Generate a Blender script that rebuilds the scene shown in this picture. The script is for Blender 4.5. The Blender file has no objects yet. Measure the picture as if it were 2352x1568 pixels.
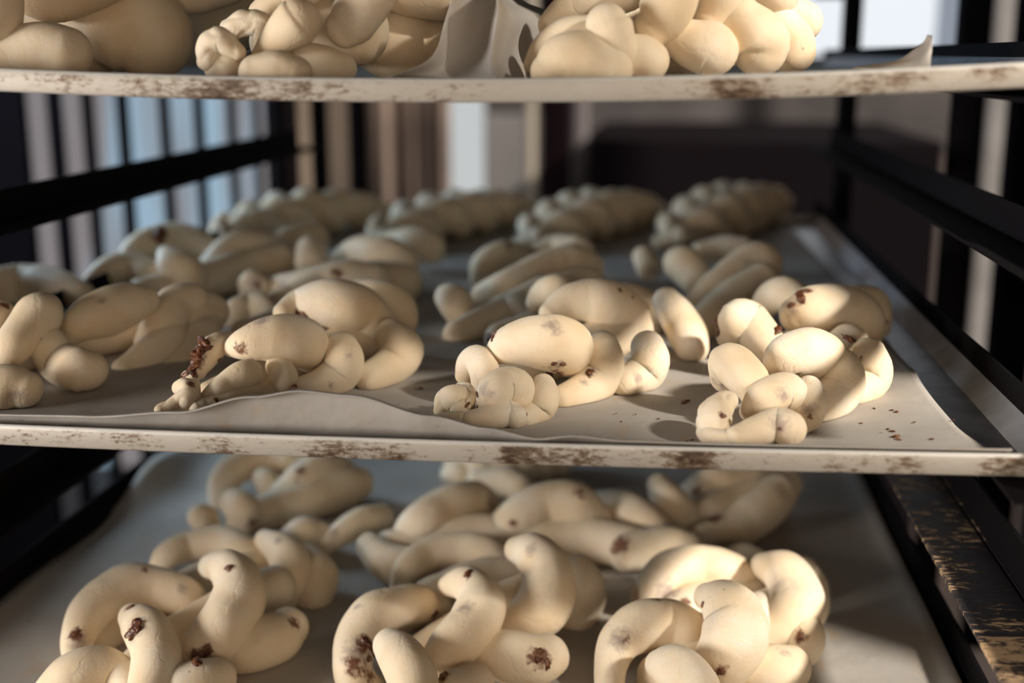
import bpy, bmesh, math, random
from mathutils import Vector, Matrix, noise
from mathutils.bvhtree import BVHTree
random.seed(7)
R = math.radians
sc = bpy.context.scene
COL = sc.collection

# ------------------------------------------------------------------ camera
W, H, F = 2352.0, 1568.0, 2800.0
VPX, VPY = 1510.0, 130.0
CAMZ = 0.18
def axes():
    d = Vector((VPX - W/2, H/2 - VPY, -F)).normalized()
    z = Vector((0, -d.z, d.y)).normalized()
    x = d.cross(z)
    return Matrix((x, d, z))            # camera vector -> world vector
M = axes()
cam = bpy.data.cameras.new('camera')
camo = bpy.data.objects.new('camera', cam)
COL.objects.link(camo)
camo.matrix_world = Matrix.Translation((0, 0, CAMZ)) @ M.to_4x4()
cam.sensor_width = 36.0
cam.lens = F * 36.0 / W
cam.clip_start = 0.05
cam.dof.use_dof = True
cam.dof.focus_distance = 0.615
cam.dof.aperture_fstop = 3.7
cam.dof.aperture_blades = 0
sc.camera = camo
sc.view_settings.view_transform = 'Standard'
sc.view_settings.look = 'None'
sc.view_settings.gamma = 1.0
sc.view_settings.use_curve_mapping = False
sc.view_settings.exposure = 0.08

# ------------------------------------------------------------------ world and light
w = bpy.data.worlds.new('world'); sc.world = w; w.use_nodes = True
bg = w.node_tree.nodes['Background']
bg.inputs[0].default_value = (0.80, 0.66, 0.56, 1); bg.inputs[1].default_value = 0.022

def lamp(name, typ, loc, target, energy, color, **kw):
    l = bpy.data.lights.new(name, typ); l.energy = energy; l.color = color
    for k, v in kw.items(): setattr(l, k, v)
    o = bpy.data.objects.new(name, l); COL.objects.link(o)
    o.location = loc
    o.rotation_euler = (Vector(target) - Vector(loc)).to_track_quat('-Z', 'Y').to_euler()
    return o
SUN = Vector((0.78, -0.52, 0.58)).normalized()          # towards the sun
lamp('sun', 'SUN', SUN*5, (0, 0, 0), 6.0, (1.0, 0.92, 0.82), angle=R(3.6))
# daylight of the window far left behind the rack
lamp('window_daylight', 'AREA', (-1.15, 1.22, 0.30), (-0.1, 1.0, 0.0), 10, (0.60, 0.80, 1.0), shape='RECTANGLE', size=0.45, size_y=0.35)
# added warm fill lamp behind the camera, stands for no known source
lamp('front_fill', 'AREA', (0.30, -0.45, 0.16), (-0.1, 0.7, 0.0), 2.6, (1.0, 0.82, 0.62), shape='RECTANGLE', size=0.8, size_y=0.3)
# added neutral fill lamp, low at the left front, no door there
lamp('left_front_fill', 'AREA', (-1.05, 0.06, 0.11), (-0.15, 0.60, 0.0), 14, (1.0, 0.95, 0.90), shape='RECTANGLE', size=0.45, size_y=0.32)
# added fill lamp that brightens the things behind the rack
lamp('back_room_fill', 'AREA', (-0.1, 1.6, 1.35), (-0.25, 2.8, 0.25), 11, (1.0, 0.95, 0.9), shape='RECTANGLE', size=1.6, size_y=0.6)

# ------------------------------------------------------------------ helpers
def ray(px, py):
    return M @ Vector((px - W/2, -(py - H/2), -F)) / F
def atY(px, py, Y):
    r = ray(px, py); t = Y / r.y
    return Vector((r.x*t, Y, CAMZ + r.z*t))
def pxsize(p):                                          # metres per pixel at point p
    return ((p - Vector((0, 0, CAMZ))).dot(M @ Vector((0, 0, -1)))) / F
def obj(name, me, mat=None, parent=None, smooth=True):
    if isinstance(me, bmesh.types.BMesh):
        m = bpy.data.meshes.new(name); me.to_mesh(m); me.free(); me = m
    o = bpy.data.objects.new(name, me); COL.objects.link(o)
    if mat: me.materials.append(mat)
    if smooth:
        me.polygons.foreach_set('use_smooth', [True]*len(me.polygons))
    if parent:
        o.parent = parent
        o.matrix_parent_inverse = Matrix.Translation(-parent.location)
    return o
def tag(o, label=None, cat=None, group=None, kind=None):
    for k, v in (('label', label), ('category', cat), ('group', group), ('kind', kind)):
        if v: o[k] = v
    return o
def empty(name, loc, label, cat, group=None):
    o = bpy.data.objects.new(name, None); COL.objects.link(o); o.location = loc
    o.empty_display_size = 0.02
    return tag(o, label, cat, group)
def box(bm, lo, hi, bevel=0):
    r = bmesh.ops.create_cube(bm, size=1)
    c = (Vector(lo) + Vector(hi))/2; s = Vector(hi) - Vector(lo)
    for v in r['verts']:
        v.co = Vector((v.co.x*s.x, v.co.y*s.y, v.co.z*s.z)) + c
    if bevel:
        es = {e for v in r['verts'] for e in v.link_edges}
        bmesh.ops.bevel(bm, geom=list(es), offset=bevel, segments=2, affect='EDGES', profile=0.5)
def boxo(name, lo, hi, mat, parent=None, bevel=0, smooth=False):
    bm = bmesh.new(); box(bm, lo, hi, bevel)
    return obj(name, bm, mat, parent, smooth)
def prism(bm, prof, a, b, axis='Y'):
    """profile of (u, v) swept between a and b along an axis; Y: u=x v=z, X: u=y v=z"""
    def P(u, v, t): return (u, t, v) if axis == 'Y' else (t, u, v)
    A = [bm.verts.new(P(u, v, a)) for u, v in prof]; B = [bm.verts.new(P(u, v, b)) for u, v in prof]
    n = len(prof)
    for i in range(n): bm.faces.new((A[i], A[(i+1) % n], B[(i+1) % n], B[i]))
    bm.faces.new(A[::-1]); bm.faces.new(B)
    bmesh.ops.recalc_face_normals(bm, faces=bm.faces)

# ------------------------------------------------------------------ materials
def newmat(name):
    m = bpy.data.materials.new(name); m.use_nodes = True
    nt = m.node_tree
    return m, nt, nt.nodes['Principled BSDF']
def plain(name, col, rough=0.6, metal=0.0, spec=0.5, noise_amt=0.0, scale=20, bump=0.0):
    m, nt, b = newmat(name)
    b.inputs['Base Color'].default_value = (*col, 1); b.inputs['Roughness'].default_value = rough
    b.inputs['Metallic'].default_value = metal; b.inputs['Specular IOR Level'].default_value = spec
    if noise_amt or bump:
        tc = nt.nodes.new('ShaderNodeTexCoord'); n = nt.nodes.new('ShaderNodeTexNoise')
        n.inputs['Scale'].default_value = scale; n.inputs['Detail'].default_value = 5
        nt.links.new(tc.outputs['Object'], n.inputs['Vector'])
        if noise_amt:
            r = nt.nodes.new('ShaderNodeValToRGB')
            r.color_ramp.elements[0].position = 0.3; r.color_ramp.elements[1].position = 0.7
            r.color_ramp.elements[0].color = (*[c*(1-noise_amt) for c in col], 1)
            r.color_ramp.elements[1].color = (*[min(1, c*(1+noise_amt)) for c in col], 1)
            nt.links.new(n.outputs['Fac'], r.inputs['Fac']); nt.links.new(r.outputs['Color'], b.inputs['Base Color'])
        if bump:
            bp = nt.nodes.new('ShaderNodeBump'); bp.inputs['Strength'].default_value = bump; bp.inputs['Distance'].default_value = 0.001
            nt.links.new(n.outputs['Fac'], bp.inputs['Height']); nt.links.new(bp.outputs['Normal'], b.inputs['Normal'])
    return m
def N(nt, t, **kw):
    n = nt.nodes.new(t)
    for k, v in kw.items():
        if k in n.inputs: n.inputs[k].default_value = v
        else: setattr(n, k, v)
    return n
def ramp(nt, fac, stops):
    r = nt.nodes.new('ShaderNodeValToRGB'); cr = r.color_ramp
    while len(cr.elements) < len(stops): cr.elements.new(0.5)
    for e, (p, c) in zip(cr.elements, stops):
        e.position = p; e.color = (*c, 1) if len(c) == 3 else c
    nt.links.new(fac, r.inputs['Fac']); return r.outputs['Color']
def mix(nt, fac, a, b, mode='MIX'):
    m = nt.nodes.new('ShaderNodeMix'); m.data_type = 'RGBA'; m.blend_type = mode
    for i, v in ((0, fac), (6, a), (7, b)):
        if isinstance(v, bpy.types.NodeSocket): nt.links.new(v, m.inputs[i])
        elif i == 0: m.inputs[0].default_value = v
        else: m.inputs[i].default_value = (*v, 1)
    return m.outputs[2]
def math_(nt, op, a, b=None, clamp=False):
    m = nt.nodes.new('ShaderNodeMath'); m.operation = op; m.use_clamp = clamp
    for i, v in enumerate((a, b)):
        if v is None: continue
        if isinstance(v, bpy.types.NodeSocket): nt.links.new(v, m.inputs[i])
        else: m.inputs[i].default_value = v
    return m.outputs[0]

def dough_material():
    m, nt, b = newmat('dough')
    geo = N(nt, 'ShaderNodeNewGeometry')
    pos = geo.outputs['Position']
    n1 = N(nt, 'ShaderNodeTexNoise', Scale=38.0, Detail=4.0); nt.links.new(pos, n1.inputs['Vector'])
    base = ramp(nt, n1.outputs['Fac'], [(0.32, (0.76, 0.59, 0.385)), (0.66, (0.85, 0.715, 0.53))])
    # flour dust: patchy and pale
    n2 = N(nt, 'ShaderNodeTexNoise', Scale=24.0, Detail=7.0, Roughness=0.62); nt.links.new(pos, n2.inputs['Vector'])
    n3 = N(nt, 'ShaderNodeTexNoise', Scale=900.0, Detail=3.0); nt.links.new(pos, n3.inputs['Vector'])
    f = ramp(nt, n2.outputs['Fac'], [(0.48, (0, 0, 0)), (0.64, (1, 1, 1))])
    f2 = ramp(nt, n3.outputs['Fac'], [(0.40, (0.25,)*3), (0.62, (1, 1, 1))])
    fl = math_(nt, 'MULTIPLY', math_(nt, 'MULTIPLY', f, f2), 0.55)
    c = mix(nt, fl, base, (0.88, 0.82, 0.74))
    # small specks
    v = N(nt, 'ShaderNodeTexVoronoi', Scale=115.0); nt.links.new(pos, v.inputs['Vector'])
    sp = ramp(nt, v.outputs['Distance'], [(0.05, (1, 1, 1)), (0.11, (0, 0, 0))])
    rnd = N(nt, 'ShaderNodeSeparateColor'); nt.links.new(v.outputs['Color'], rnd.inputs[0])
    pick = math_(nt, 'GREATER_THAN', rnd.outputs[0], 0.93)
    c = mix(nt, math_(nt, 'MULTIPLY', math_(nt, 'MULTIPLY', sp, pick), 0.55), c, (0.30, 0.17, 0.10))
    # filling that shows through or has smeared
    at = N(nt, 'ShaderNodeAttribute', attribute_name='stain')
    n4 = N(nt, 'ShaderNodeTexNoise', Scale=260.0, Detail=6.0, Roughness=0.7); nt.links.new(pos, n4.inputs['Vector'])
    sep = N(nt, 'ShaderNodeSeparateColor'); nt.links.new(at.outputs['Color'], sep.inputs[0])
    def edge(ch, lo, hi, amt):
        s = math_(nt, 'ADD', ch, math_(nt, 'MULTIPLY', math_(nt, 'SUBTRACT', n4.outputs['Fac'], 0.5), 1.5))
        s = ramp(nt, s, [(lo, (0, 0, 0)), (hi, (1, 1, 1))])
        g = math_(nt, 'GREATER_THAN', ch, 0.02)
        return math_(nt, 'MULTIPLY', math_(nt, 'MULTIPLY', s, g), amt)
    c = mix(nt, edge(sep.outputs[0], 0.30, 0.85, 0.72), c, (0.30, 0.22, 0.20))
    c = mix(nt, edge(sep.outputs[1], 0.42, 0.70, 0.92), c, (0.15, 0.045, 0.018))
    nt.links.new(c, b.inputs['Base Color'])
    b.inputs['Roughness'].default_value = 0.62
    b.inputs['Specular IOR Level'].default_value = 0.30
    b.inputs['Subsurface Weight'].default_value = 0.35
    b.inputs['Subsurface Radius'].default_value = (1.0, 0.55, 0.25)
    b.inputs['Subsurface Scale'].default_value = 0.004
    # bump: fine grain + stretched wrinkles
    mp = N(nt, 'ShaderNodeMapping'); nt.links.new(pos, mp.inputs['Vector']); mp.inputs['Scale'].default_value = (1.0, 0.6, 0.5)
    n5 = N(nt, 'ShaderNodeTexNoise', Scale=120.0, Detail=8.0, Roughness=0.62, Distortion=1.2); nt.links.new(mp.outputs[0], n5.inputs['Vector'])
    wr = N(nt, 'ShaderNodeAttribute', attribute_name='wrinkle')
    hsum = math_(nt, 'ADD', math_(nt, 'MULTIPLY', n5.outputs['Fac'], 0.55), math_(nt, 'MULTIPLY', n3.outputs['Fac'], 0.16))
    # thin fold lines
    v2 = N(nt, 'ShaderNodeTexVoronoi', Scale=26.0, feature='DISTANCE_TO_EDGE'); 
    nm = N(nt, 'ShaderNodeMix'); nm.data_type = 'VECTOR'; nm.inputs[0].default_value = 0.035
    nt.links.new(mp.outputs[0], nm.inputs[4]); nt.links.new(n2.outputs['Color'], nm.inputs[5]); nt.links.new(nm.outputs[1], v2.inputs['Vector'])
    ln = ramp(nt, v2.outputs['Distance'], [(0.0, (0, 0, 0)), (0.03, (1, 1, 1))])
    hsum = math_(nt, 'ADD', hsum, math_(nt, 'MULTIPLY', ln, 0.22))
    bp = N(nt, 'ShaderNodeBump', Strength=0.5, Distance=0.0012)
    nt.links.new(hsum, bp.inputs['Height']); nt.links.new(bp.outputs['Normal'], b.inputs['Normal'])
    return m

def filling_material():
    m, nt, b = newmat('nut_filling')
    geo = N(nt, 'ShaderNodeNewGeometry')
    n = N(nt, 'ShaderNodeTexNoise', Scale=350.0, Detail=5.0); nt.links.new(geo.outputs['Position'], n.inputs['Vector'])
    c = ramp(nt, n.outputs['Fac'], [(0.3, (0.045, 0.012, 0.006)), (0.55, (0.15, 0.052, 0.022)), (0.75, (0.40, 0.20, 0.10))])
    nt.links.new(c, b.inputs['Base Color']); b.inputs['Roughness'].default_value = 0.28
    bp = N(nt, 'ShaderNodeBump', Strength=0.7, Distance=0.0015); nt.links.new(n.outputs['Fac'], bp.inputs['Height'])
    nt.links.new(bp.outputs['Normal'], b.inputs['Normal'])
    return m

def tray_rim_material():
    m, nt, b = newmat('stained_aluminium_rim')
    geo = N(nt, 'ShaderNodeNewGeometry'); pos = geo.outputs['Position']
    mp = N(nt, 'ShaderNodeMapping'); nt.links.new(pos, mp.inputs['Vector']); mp.inputs['Scale'].default_value = (0.55, 1, 1.6)
    n = N(nt, 'ShaderNodeTexNoise', Scale=330.0, Detail=8.0, Roughness=0.75); nt.links.new(mp.outputs[0], n.inputs['Vector'])
    big = N(nt, 'ShaderNodeTexNoise', Scale=26.0, Detail=2.0); nt.links.new(pos, big.inputs['Vector'])
    s = math_(nt, 'ADD', n.outputs['Fac'], math_(nt, 'MULTIPLY', math_(nt, 'SUBTRACT', big.outputs['Fac'], 0.53), 0.95))
    c = ramp(nt, s, [(0.0, (0.56, 0.52, 0.46)), (0.50, (0.50, 0.44, 0.37)), (0.60, (0.20, 0.135, 0.085)), (0.72, (0.06, 0.032, 0.02))])
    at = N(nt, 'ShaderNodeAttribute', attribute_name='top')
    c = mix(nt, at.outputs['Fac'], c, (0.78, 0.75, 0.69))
    nt.links.new(c, b.inputs['Base Color'])
    b.inputs['Metallic'].default_value = 0.25; b.inputs['Roughness'].default_value = 0.5
    bp = N(nt, 'ShaderNodeBump', Strength=0.25, Distance=0.0006); nt.links.new(n.outputs['Fac'], bp.inputs['Height'])
    nt.links.new(bp.outputs['Normal'], b.inputs['Normal'])
    return m

def paper_material():
    m, nt, b = newmat('baking_parchment')
    geo = N(nt, 'ShaderNodeNewGeometry'); pos = geo.outputs['Position']
    n = N(nt, 'ShaderNodeTexNoise', Scale=16.0, Detail=5.0); nt.links.new(pos, n.inputs['Vector'])
    c = ramp(nt, n.outputs['Fac'], [(0.35, (0.55, 0.51, 0.46)), (0.65, (0.66, 0.62, 0.57))])
    # baked-on yellow smears in bands and brown specks
    mp = N(nt, 'ShaderNodeMapping'); nt.links.new(pos, mp.inputs['Vector']); mp.inputs['Scale'].default_value = (1, 0.35, 1); mp.inputs['Rotation'].default_value = (0, 0, 0.35)
    n2 = N(nt, 'ShaderNodeTexNoise', Scale=70.0, Detail=6.0, Roughness=0.6); nt.links.new(mp.outputs[0], n2.inputs['Vector'])
    c = mix(nt, math_(nt, 'MULTIPLY', ramp(nt, n2.outputs['Fac'], [(0.58, (0, 0, 0)), (0.72, (1, 1, 1))]), 0.45), c, (0.62, 0.42, 0.22))
    v = N(nt, 'ShaderNodeTexVoronoi', Scale=95.0); nt.links.new(pos, v.inputs['Vector'])
    sp = ramp(nt, v.outputs['Distance'], [(0.06, (1, 1, 1)), (0.13, (0, 0, 0))])
    rnd = N(nt, 'ShaderNodeSeparateColor'); nt.links.new(v.outputs['Color'], rnd.inputs[0])
    c = mix(nt, math_(nt, 'MULTIPLY', math_(nt, 'MULTIPLY', sp, math_(nt, 'GREATER_THAN', rnd.outputs[1], 0.82)), 0.6), c, (0.20, 0.10, 0.06))
    nt.links.new(c, b.inputs['Base Color']); b.inputs['Roughness'].default_value = 0.55
    b.inputs['Specular IOR Level'].default_value = 0.35
    tr = N(nt, 'ShaderNodeBsdfTranslucent'); tr.inputs['Color'].default_value = (0.75, 0.66, 0.55, 1)
    ms = N(nt, 'ShaderNodeMixShader'); ms.inputs[0].default_value = 0.30
    nt.links.new(b.outputs[0], ms.inputs[1]); nt.links.new(tr.outputs[0], ms.inputs[2])
    nt.links.new(ms.outputs[0], nt.nodes['Material Output'].inputs['Surface'])
    n3 = N(nt, 'ShaderNodeTexNoise', Scale=45.0, Detail=4.0); nt.links.new(pos, n3.inputs['Vector'])
    bp = N(nt, 'ShaderNodeBump', Strength=0.35, Distance=0.003); nt.links.new(n3.outputs['Fac'], bp.inputs['Height'])
    nt.links.new(bp.outputs['Normal'], b.inputs['Normal'])
    return m

def scratched_black():
    m, nt, b = newmat('scorched_black_steel')
    geo = N(nt, 'ShaderNodeNewGeometry'); pos = geo.outputs['Position']
    mp = N(nt, 'ShaderNodeMapping'); nt.links.new(pos, mp.inputs['Vector']); mp.inputs['Scale'].default_value = (1, 3.2, 1); mp.inputs['Rotation'].default_value = (0, 0, 0.25)
    n = N(nt, 'ShaderNodeTexNoise', Scale=75.0, Detail=9.0, Roughness=0.7, Distortion=0.6); nt.links.new(mp.outputs[0], n.inputs['Vector'])
    big = N(nt, 'ShaderNodeTexNoise', Scale=17.0, Detail=1.0); nt.links.new(pos, big.inputs['Vector'])
    s = math_(nt, 'ADD', n.outputs['Fac'], math_(nt, 'MULTIPLY', math_(nt, 'SUBTRACT', big.outputs['Fac'], 0.5), 0.5))
    c = ramp(nt, s, [(0.47, (0.030, 0.026, 0.030)), (0.56, (0.08, 0.06, 0.05)), (0.62, (0.66, 0.44, 0.25))])
    nt.links.new(c, b.inputs['Base Color']); b.inputs['Roughness'].default_value = 0.55; b.inputs['Specular IOR Level'].default_value = 0.3
    nt.links.new(ramp(nt, s, [(0.4, (0.35,)*3), (0.6, (0.7,)*3)]), b.inputs['Roughness'])
    bp = N(nt, 'ShaderNodeBump', Strength=0.5, Distance=0.001); nt.links.new(n.outputs['Fac'], bp.inputs['Height'])
    nt.links.new(bp.outputs['Normal'], b.inputs['Normal'])
    return m
def emit(name, col, s):
    m = bpy.data.materials.new(name); m.use_nodes = True; nt = m.node_tree
    nt.nodes.remove(nt.nodes['Principled BSDF']); e = N(nt, 'ShaderNodeEmission'); e.inputs[0].default_value = (*col, 1); e.inputs[1].default_value = s
    nt.links.new(e.outputs[0], nt.nodes['Material Output'].inputs['Surface']); return m

DOUGH = dough_material(); FILL = filling_material(); RIM = tray_rim_material(); PAPER = paper_material()
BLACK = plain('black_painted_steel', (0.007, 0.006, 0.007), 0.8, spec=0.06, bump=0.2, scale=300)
SCR = scratched_black()
ALU = plain('worn_aluminium', (0.30, 0.30, 0.31), 0.38, metal=0.75, noise_amt=0.25, scale=60, bump=0.1)

ALU2 = plain('brushed_aluminium_edge', (0.46, 0.47, 0.50), 0.42, metal=0.35, noise_amt=0.15, scale=60, bump=0.1)

# ------------------------------------------------------------------ the trays and their sheets
XL, XR, YF, YB = -0.405, 0.180, 0.530, 1.345
def bow_mid(x): return 0.0035*((x + 0.19)/0.35)**2
def bow_top(x): return 0.0075*((x + 0.10)/0.25)**2*0.93
def bow_low(x): return 0.0015*((x + 0.12)/0.29)**2
Z_MID, Z_TOP, Z_LOW = 0.0, 0.1630, -0.160
def surf(level, x):
    return {'mid': Z_MID + bow_mid(x), 'top': Z_TOP + bow_top(max(-.45, min(.22, x))), 'low': Z_LOW + bow_low(x)}[level]

def tray(level, label):
    t = empty('baking_tray', (0.5*(XL+XR), YF, surf(level, -0.1)), label, 'baking tray')
    n = 60
    xs = [XL + (XR-XL)*i/n for i in range(n+1)]
    # base sheet, bowed under its load
    bm = bmesh.new(); rows = []
    for y, dz in ((YF, -0.0012), (YF, -0.0024), (YB, -0.0024), (YB, -0.0012)):
        rows.append([bm.verts.new((x, y, surf(level, x)+dz)) for x in xs])
    for a in range(4):
        b_ = (a+1) % 4
        for i in range(n): bm.faces.new((rows[a][i], rows[a][i+1], rows[b_][i+1], rows[b_][i]))
    bm.faces.new([r[0] for r in rows]); bm.faces.new([r[-1] for r in rows][::-1])
    bmesh.ops.recalc_face_normals(bm, faces=bm.faces)
    obj('base', bm, ALU, t, False)
    # front and back rims: upright lip with rolled top
    for y0, s in ((YF, -1), (YB, 1)):
        prof = [(0.0, -0.0022), (0.0022*s, -0.0022), (0.0027*s, -0.0014), (0.0027*s, 0.0060), (0.0024*s, 0.0074), (0.0012*s, 0.0080), (0.0, 0.0076), (-0.0004*s, 0.0064)]
        bm = bmesh.new(); R_ = []
        for x in xs: R_.append([bm.verts.new((x, y0 + u, surf(level, x) + v)) for u, v in prof])
        m = len(prof)
        for i in range(n):
            for j in range(m):
                bm.faces.new((R_[i][j], R_[i][(j+1) % m], R_[i+1][(j+1) % m], R_[i+1][j]))
        bm.faces.new(R_[0][::-1]); bm.faces.new(R_[-1])
        bmesh.ops.recalc_face_normals(bm, faces=bm.faces)
        o = obj('rim', bm, RIM, t)
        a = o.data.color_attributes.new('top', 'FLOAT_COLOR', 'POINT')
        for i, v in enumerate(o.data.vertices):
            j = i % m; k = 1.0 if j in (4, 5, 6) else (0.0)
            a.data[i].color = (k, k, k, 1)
    # side rims: sloping flange that lies on the rack rails
    for xe, s in ((XL, -1), (XR, 1)):
        prof = [(xe - 0.010*s, -0.0022), (xe, -0.0022), (xe + 0.002*s, 0.0068), (xe, 0.0080), (xe - 0.0015*s, 0.0066), (xe - 0.010*s, -0.0008)]
        bm = bmesh.new(); prism(bm, [(u, v + surf(level, xe)) for u, v in prof], YF, YB)
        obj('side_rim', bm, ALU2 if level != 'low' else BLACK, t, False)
    return t
tray('top', 'worn aluminium tray on top, its brown-stained front rim bowed downwards')
tray('mid', 'aluminium tray across the middle with speckled brown stains along its rim')
tray('low', 'lowest tray, its front rim below the picture, in the shade of the middle one')

def smooth(a, b, x):
    t = max(0, min(1, (x-a)/(b-a))); return t*t*(3-2*t)
def interp(pts, x):
    if x <= pts[0][0]: return pts[0][1]
    for (x0, y0), (x1, y1) in zip(pts, pts[1:]):
        if x <= x1:
            t = (x-x0)/(x1-x0); t = t*t*(3-2*t); return y0 + (y1-y0)*t
    return pts[-1][1]

def sheet(name, fn, nu, nv, label, mat=PAPER, th=0.00025, group=None, cat='parchment'):
    bm = bmesh.new()
    g = [[bm.verts.new(fn(i/nu, j/nv)) for j in range(nv+1)] for i in range(nu+1)]
    for i in range(nu):
        for j in range(nv):
            bm.faces.new((g[i][j], g[i+1][j], g[i+1][j+1], g[i][j+1]))
    bmesh.ops.recalc_face_normals(bm, faces=bm.faces)
    o = obj(name, bm, mat)
    md = o.modifiers.new('thickness', 'SOLIDIFY'); md.thickness = th; md.offset = 1
    return tag(o, label, cat, group)

# middle sheet: its front edge curls up over the rim
def X_at(px): return atY(px, 985, 0.54).x
EDGE = [(X_at(-500), .0105), (X_at(0), .0118), (X_at(230), .0128), (X_at(430), .0165), (X_at(600), .0250), (X_at(710), .0285), (X_at(820), .0270), (X_at(1000), .0185),
        (X_at(1130), .0135), (X_at(1240), .0088), (X_at(1330), .0108), (X_at(1430), .0090), (X_at(1700), .0086), (X_at(2360), .0086)]
def mid_sheet(u, v):
    # v: 0 at the front edge. right border narrows towards the front like the photo
    D = YB - 0.03 - YF
    vv = v**2.2
    y = YF - 0.0005 + vv*D
    xr = interp([(YF, 0.1585), (0.60, 0.150), (0.655, 0.146), (0.70, 0.150), (YB, 0.146)], y)
    xl = XL + 0.012
    x = xl + (xr-xl)*u
    e = interp(EDGE, x)
    k = max(0, 1 - (y-YF)/0.024)
    z = surf('mid', x) - 0.0004 + e*min(1, k*1.04)**1.9
    lift = max(0, e-0.010)
    y += lift*0.12*k*k - 0.0022*smooth(0.93, 1.0, k)*min(1, lift/0.004)                          # the raised part leans back a little
    z += 0.0011*noise.noise(Vector((x*16, y*13, 3)))*(1-k) + 0.0007
    z += 0.0018*math.exp(-((x-X_at(1340))/0.03)**2 - ((y-0.575)/0.012)**2)
    # loose right edge lifts off the tray
    z += 0.0050*smooth(0.045, 0.0, xr-x)*(1-k)*math.exp(-((y-0.66)/0.035)**2)
    return (x, y, max(z, surf('mid', x)-0.0003))
sheet('parchment_sheet', mid_sheet, 150, 110, 'crumpled off-white baking paper on the middle tray, front edge curling over the rim', th=0.0006)

def low_sheet(u, v):
    x = XL + 0.004 + (0.1735 - XL - 0.004)*u; y = YF + 0.006 + (YB - 0.03 - YF)*v
    z = surf('low', x) + 0.0003 + 0.0016*(noise.noise(Vector((x*10, y*9, 8)))+.4)
    z += 0.016*math.exp(-((x-XL)/0.022)**2 - ((y-0.90)/0.06)**2)
    z += 0.006*smooth(XL+0.03, XL, x)*(0.5+0.5*math.sin(y*21))
    z += 0.006*smooth(0.163, 0.1735, x)
    return (x, y, max(z, surf('low', x)))
sheet('parchment_sheet', low_sheet, 90, 90, 'baking paper spread under the loaves of the lowest tray')

def top_sheet(u, v):
    x = XL + 0.01 + (0.150 - XL - 0.01)*u; y = YF + 0.002 + (YB - 0.03 - YF)*v
    z = surf('top', x) + 0.0004 + 0.0006*(noise.noise(Vector((x*14, y*10, 18)))+.5)
    return (x, y, z)
sheet('parchment_sheet', top_sheet, 60, 40, 'baking paper lying under the loaves of the top tray')

# ------------------------------------------------------------------ dough
def catmull(pts, step):
    """pts: list of (Vector, r). returns resampled list"""
    P = [pts[0]] + list(pts) + [pts[-1]]
    out = []
    for i in range(1, len(P)-2):
        p0, p1, p2, p3 = [q[0] for q in P[i-1:i+3]]; r0, r1, r2, r3 = [q[1] for q in P[i-1:i+3]]
        n = max(2, int((p2-p1).length/step))
        for k in range(n):
            t = k/n; t2 = t*t; t3 = t2*t
            f = lambda a, b, c, d: 0.5*((2*b) + (c-a)*t + (2*a-5*b+4*c-d)*t2 + (3*b-a-3*c+d)*t3)
            out.append((f(p0, p1, p2, p3), f(r0, r1, r2, r3)))
    out.append(P[-2]); return out
def tube(bm, pts, seg=28, amp=0.045, wrinkle=0.0, seed=0.0, flat=1.0, step=None, floor=None):
    rm = sum(r for _, r in pts)/len(pts)
    if len(pts) == 1: pts = [pts[0], (pts[0][0] + Vector((rm*.15, rm*.1, 0)), pts[0][1])]
    s = catmull(pts, step or rm/5)
    T = []
    for i in range(len(s)):
        a = s[max(0, i-1)][0]; b = s[min(len(s)-1, i+1)][0]
        T.append((b-a).normalized() if (b-a).length > 1e-9 else Vector((1, 0, 0)))
    # caps: extend along the tangent with a quarter circle
    full = []
    c = 7
    for k in range(c):
        a = (k+0.35)/c*math.pi/2
        full.append((s[0][0] - T[0]*s[0][1]*math.cos(a)*0.92, s[0][1]*math.sin(a), T[0]))
    for (p, r), t in zip(s, T): full.append((p, r, t))
    for k in range(c-1, -1, -1):
        a = (k+0.35)/c*math.pi/2
        full.append((s[-1][0] + T[-1]*s[-1][1]*math.cos(a)*0.92, s[-1][1]*math.sin(a), T[-1]))
    nrm = T[0].orthogonal().normalized(); rings = []
    for p, r, t in full:
        nrm = (nrm - t*nrm.dot(t)).normalized(); bn = t.cross(nrm)
        ring = []
        for j in range(seg):
            a = 2*math.pi*j/seg
            d = nrm*math.cos(a) + bn*math.sin(a)
            q = p + d*r
            sv = Vector((seed, seed*1.7, seed*.3))
            dn = noise.noise(q*42 + sv)*amp*2.0 + noise.noise(q*110 + sv)*amp*0.6
            if wrinkle:
                e = noise.noise(q*95 + sv*2); e = 1 - abs(e)*2.4
                dn += wrinkle*(0.5 - max(0, e)**3 * 1.0) + noise.noise(q*220)*wrinkle*.5
            q = q + d*(r*dn)
            if floor is not None:
                fz = floor(q.x)
                if q.z < fz + 0.0012: q.z = fz + 0.0012 + (q.z - fz - 0.0012)*0.05
            ring.append(bm.verts.new(q))
        rings.append(ring)
    for a, b in zip(rings, rings[1:]):
        for j in range(seg): bm.faces.new((a[j], a[(j+1) % seg], b[(j+1) % seg], b[j]))
    bm.faces.new(rings[0][::-1]); bm.faces.new(rings[-1])

def place(level, px, py, rpx, k, Y=None):
    """a point of dough seen at a pixel: resting height k radii above the tray, or at a given depth"""
    r_ = ray(px, py)
    if Y is None:
        Y = 0.6
        for _ in range(25):
            p = atY(px, py, Y); r = rpx*pxsize(p)
            zs = surf(level, max(XL, min(XR, p.x))) + 0.001
            Y = Y*0.5 + 0.5*max(0.4, (zs + k*r - CAMZ)/(r_.z/r_.y))
    p = atY(px, py, Y); return p, rpx*pxsize(p)

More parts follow.
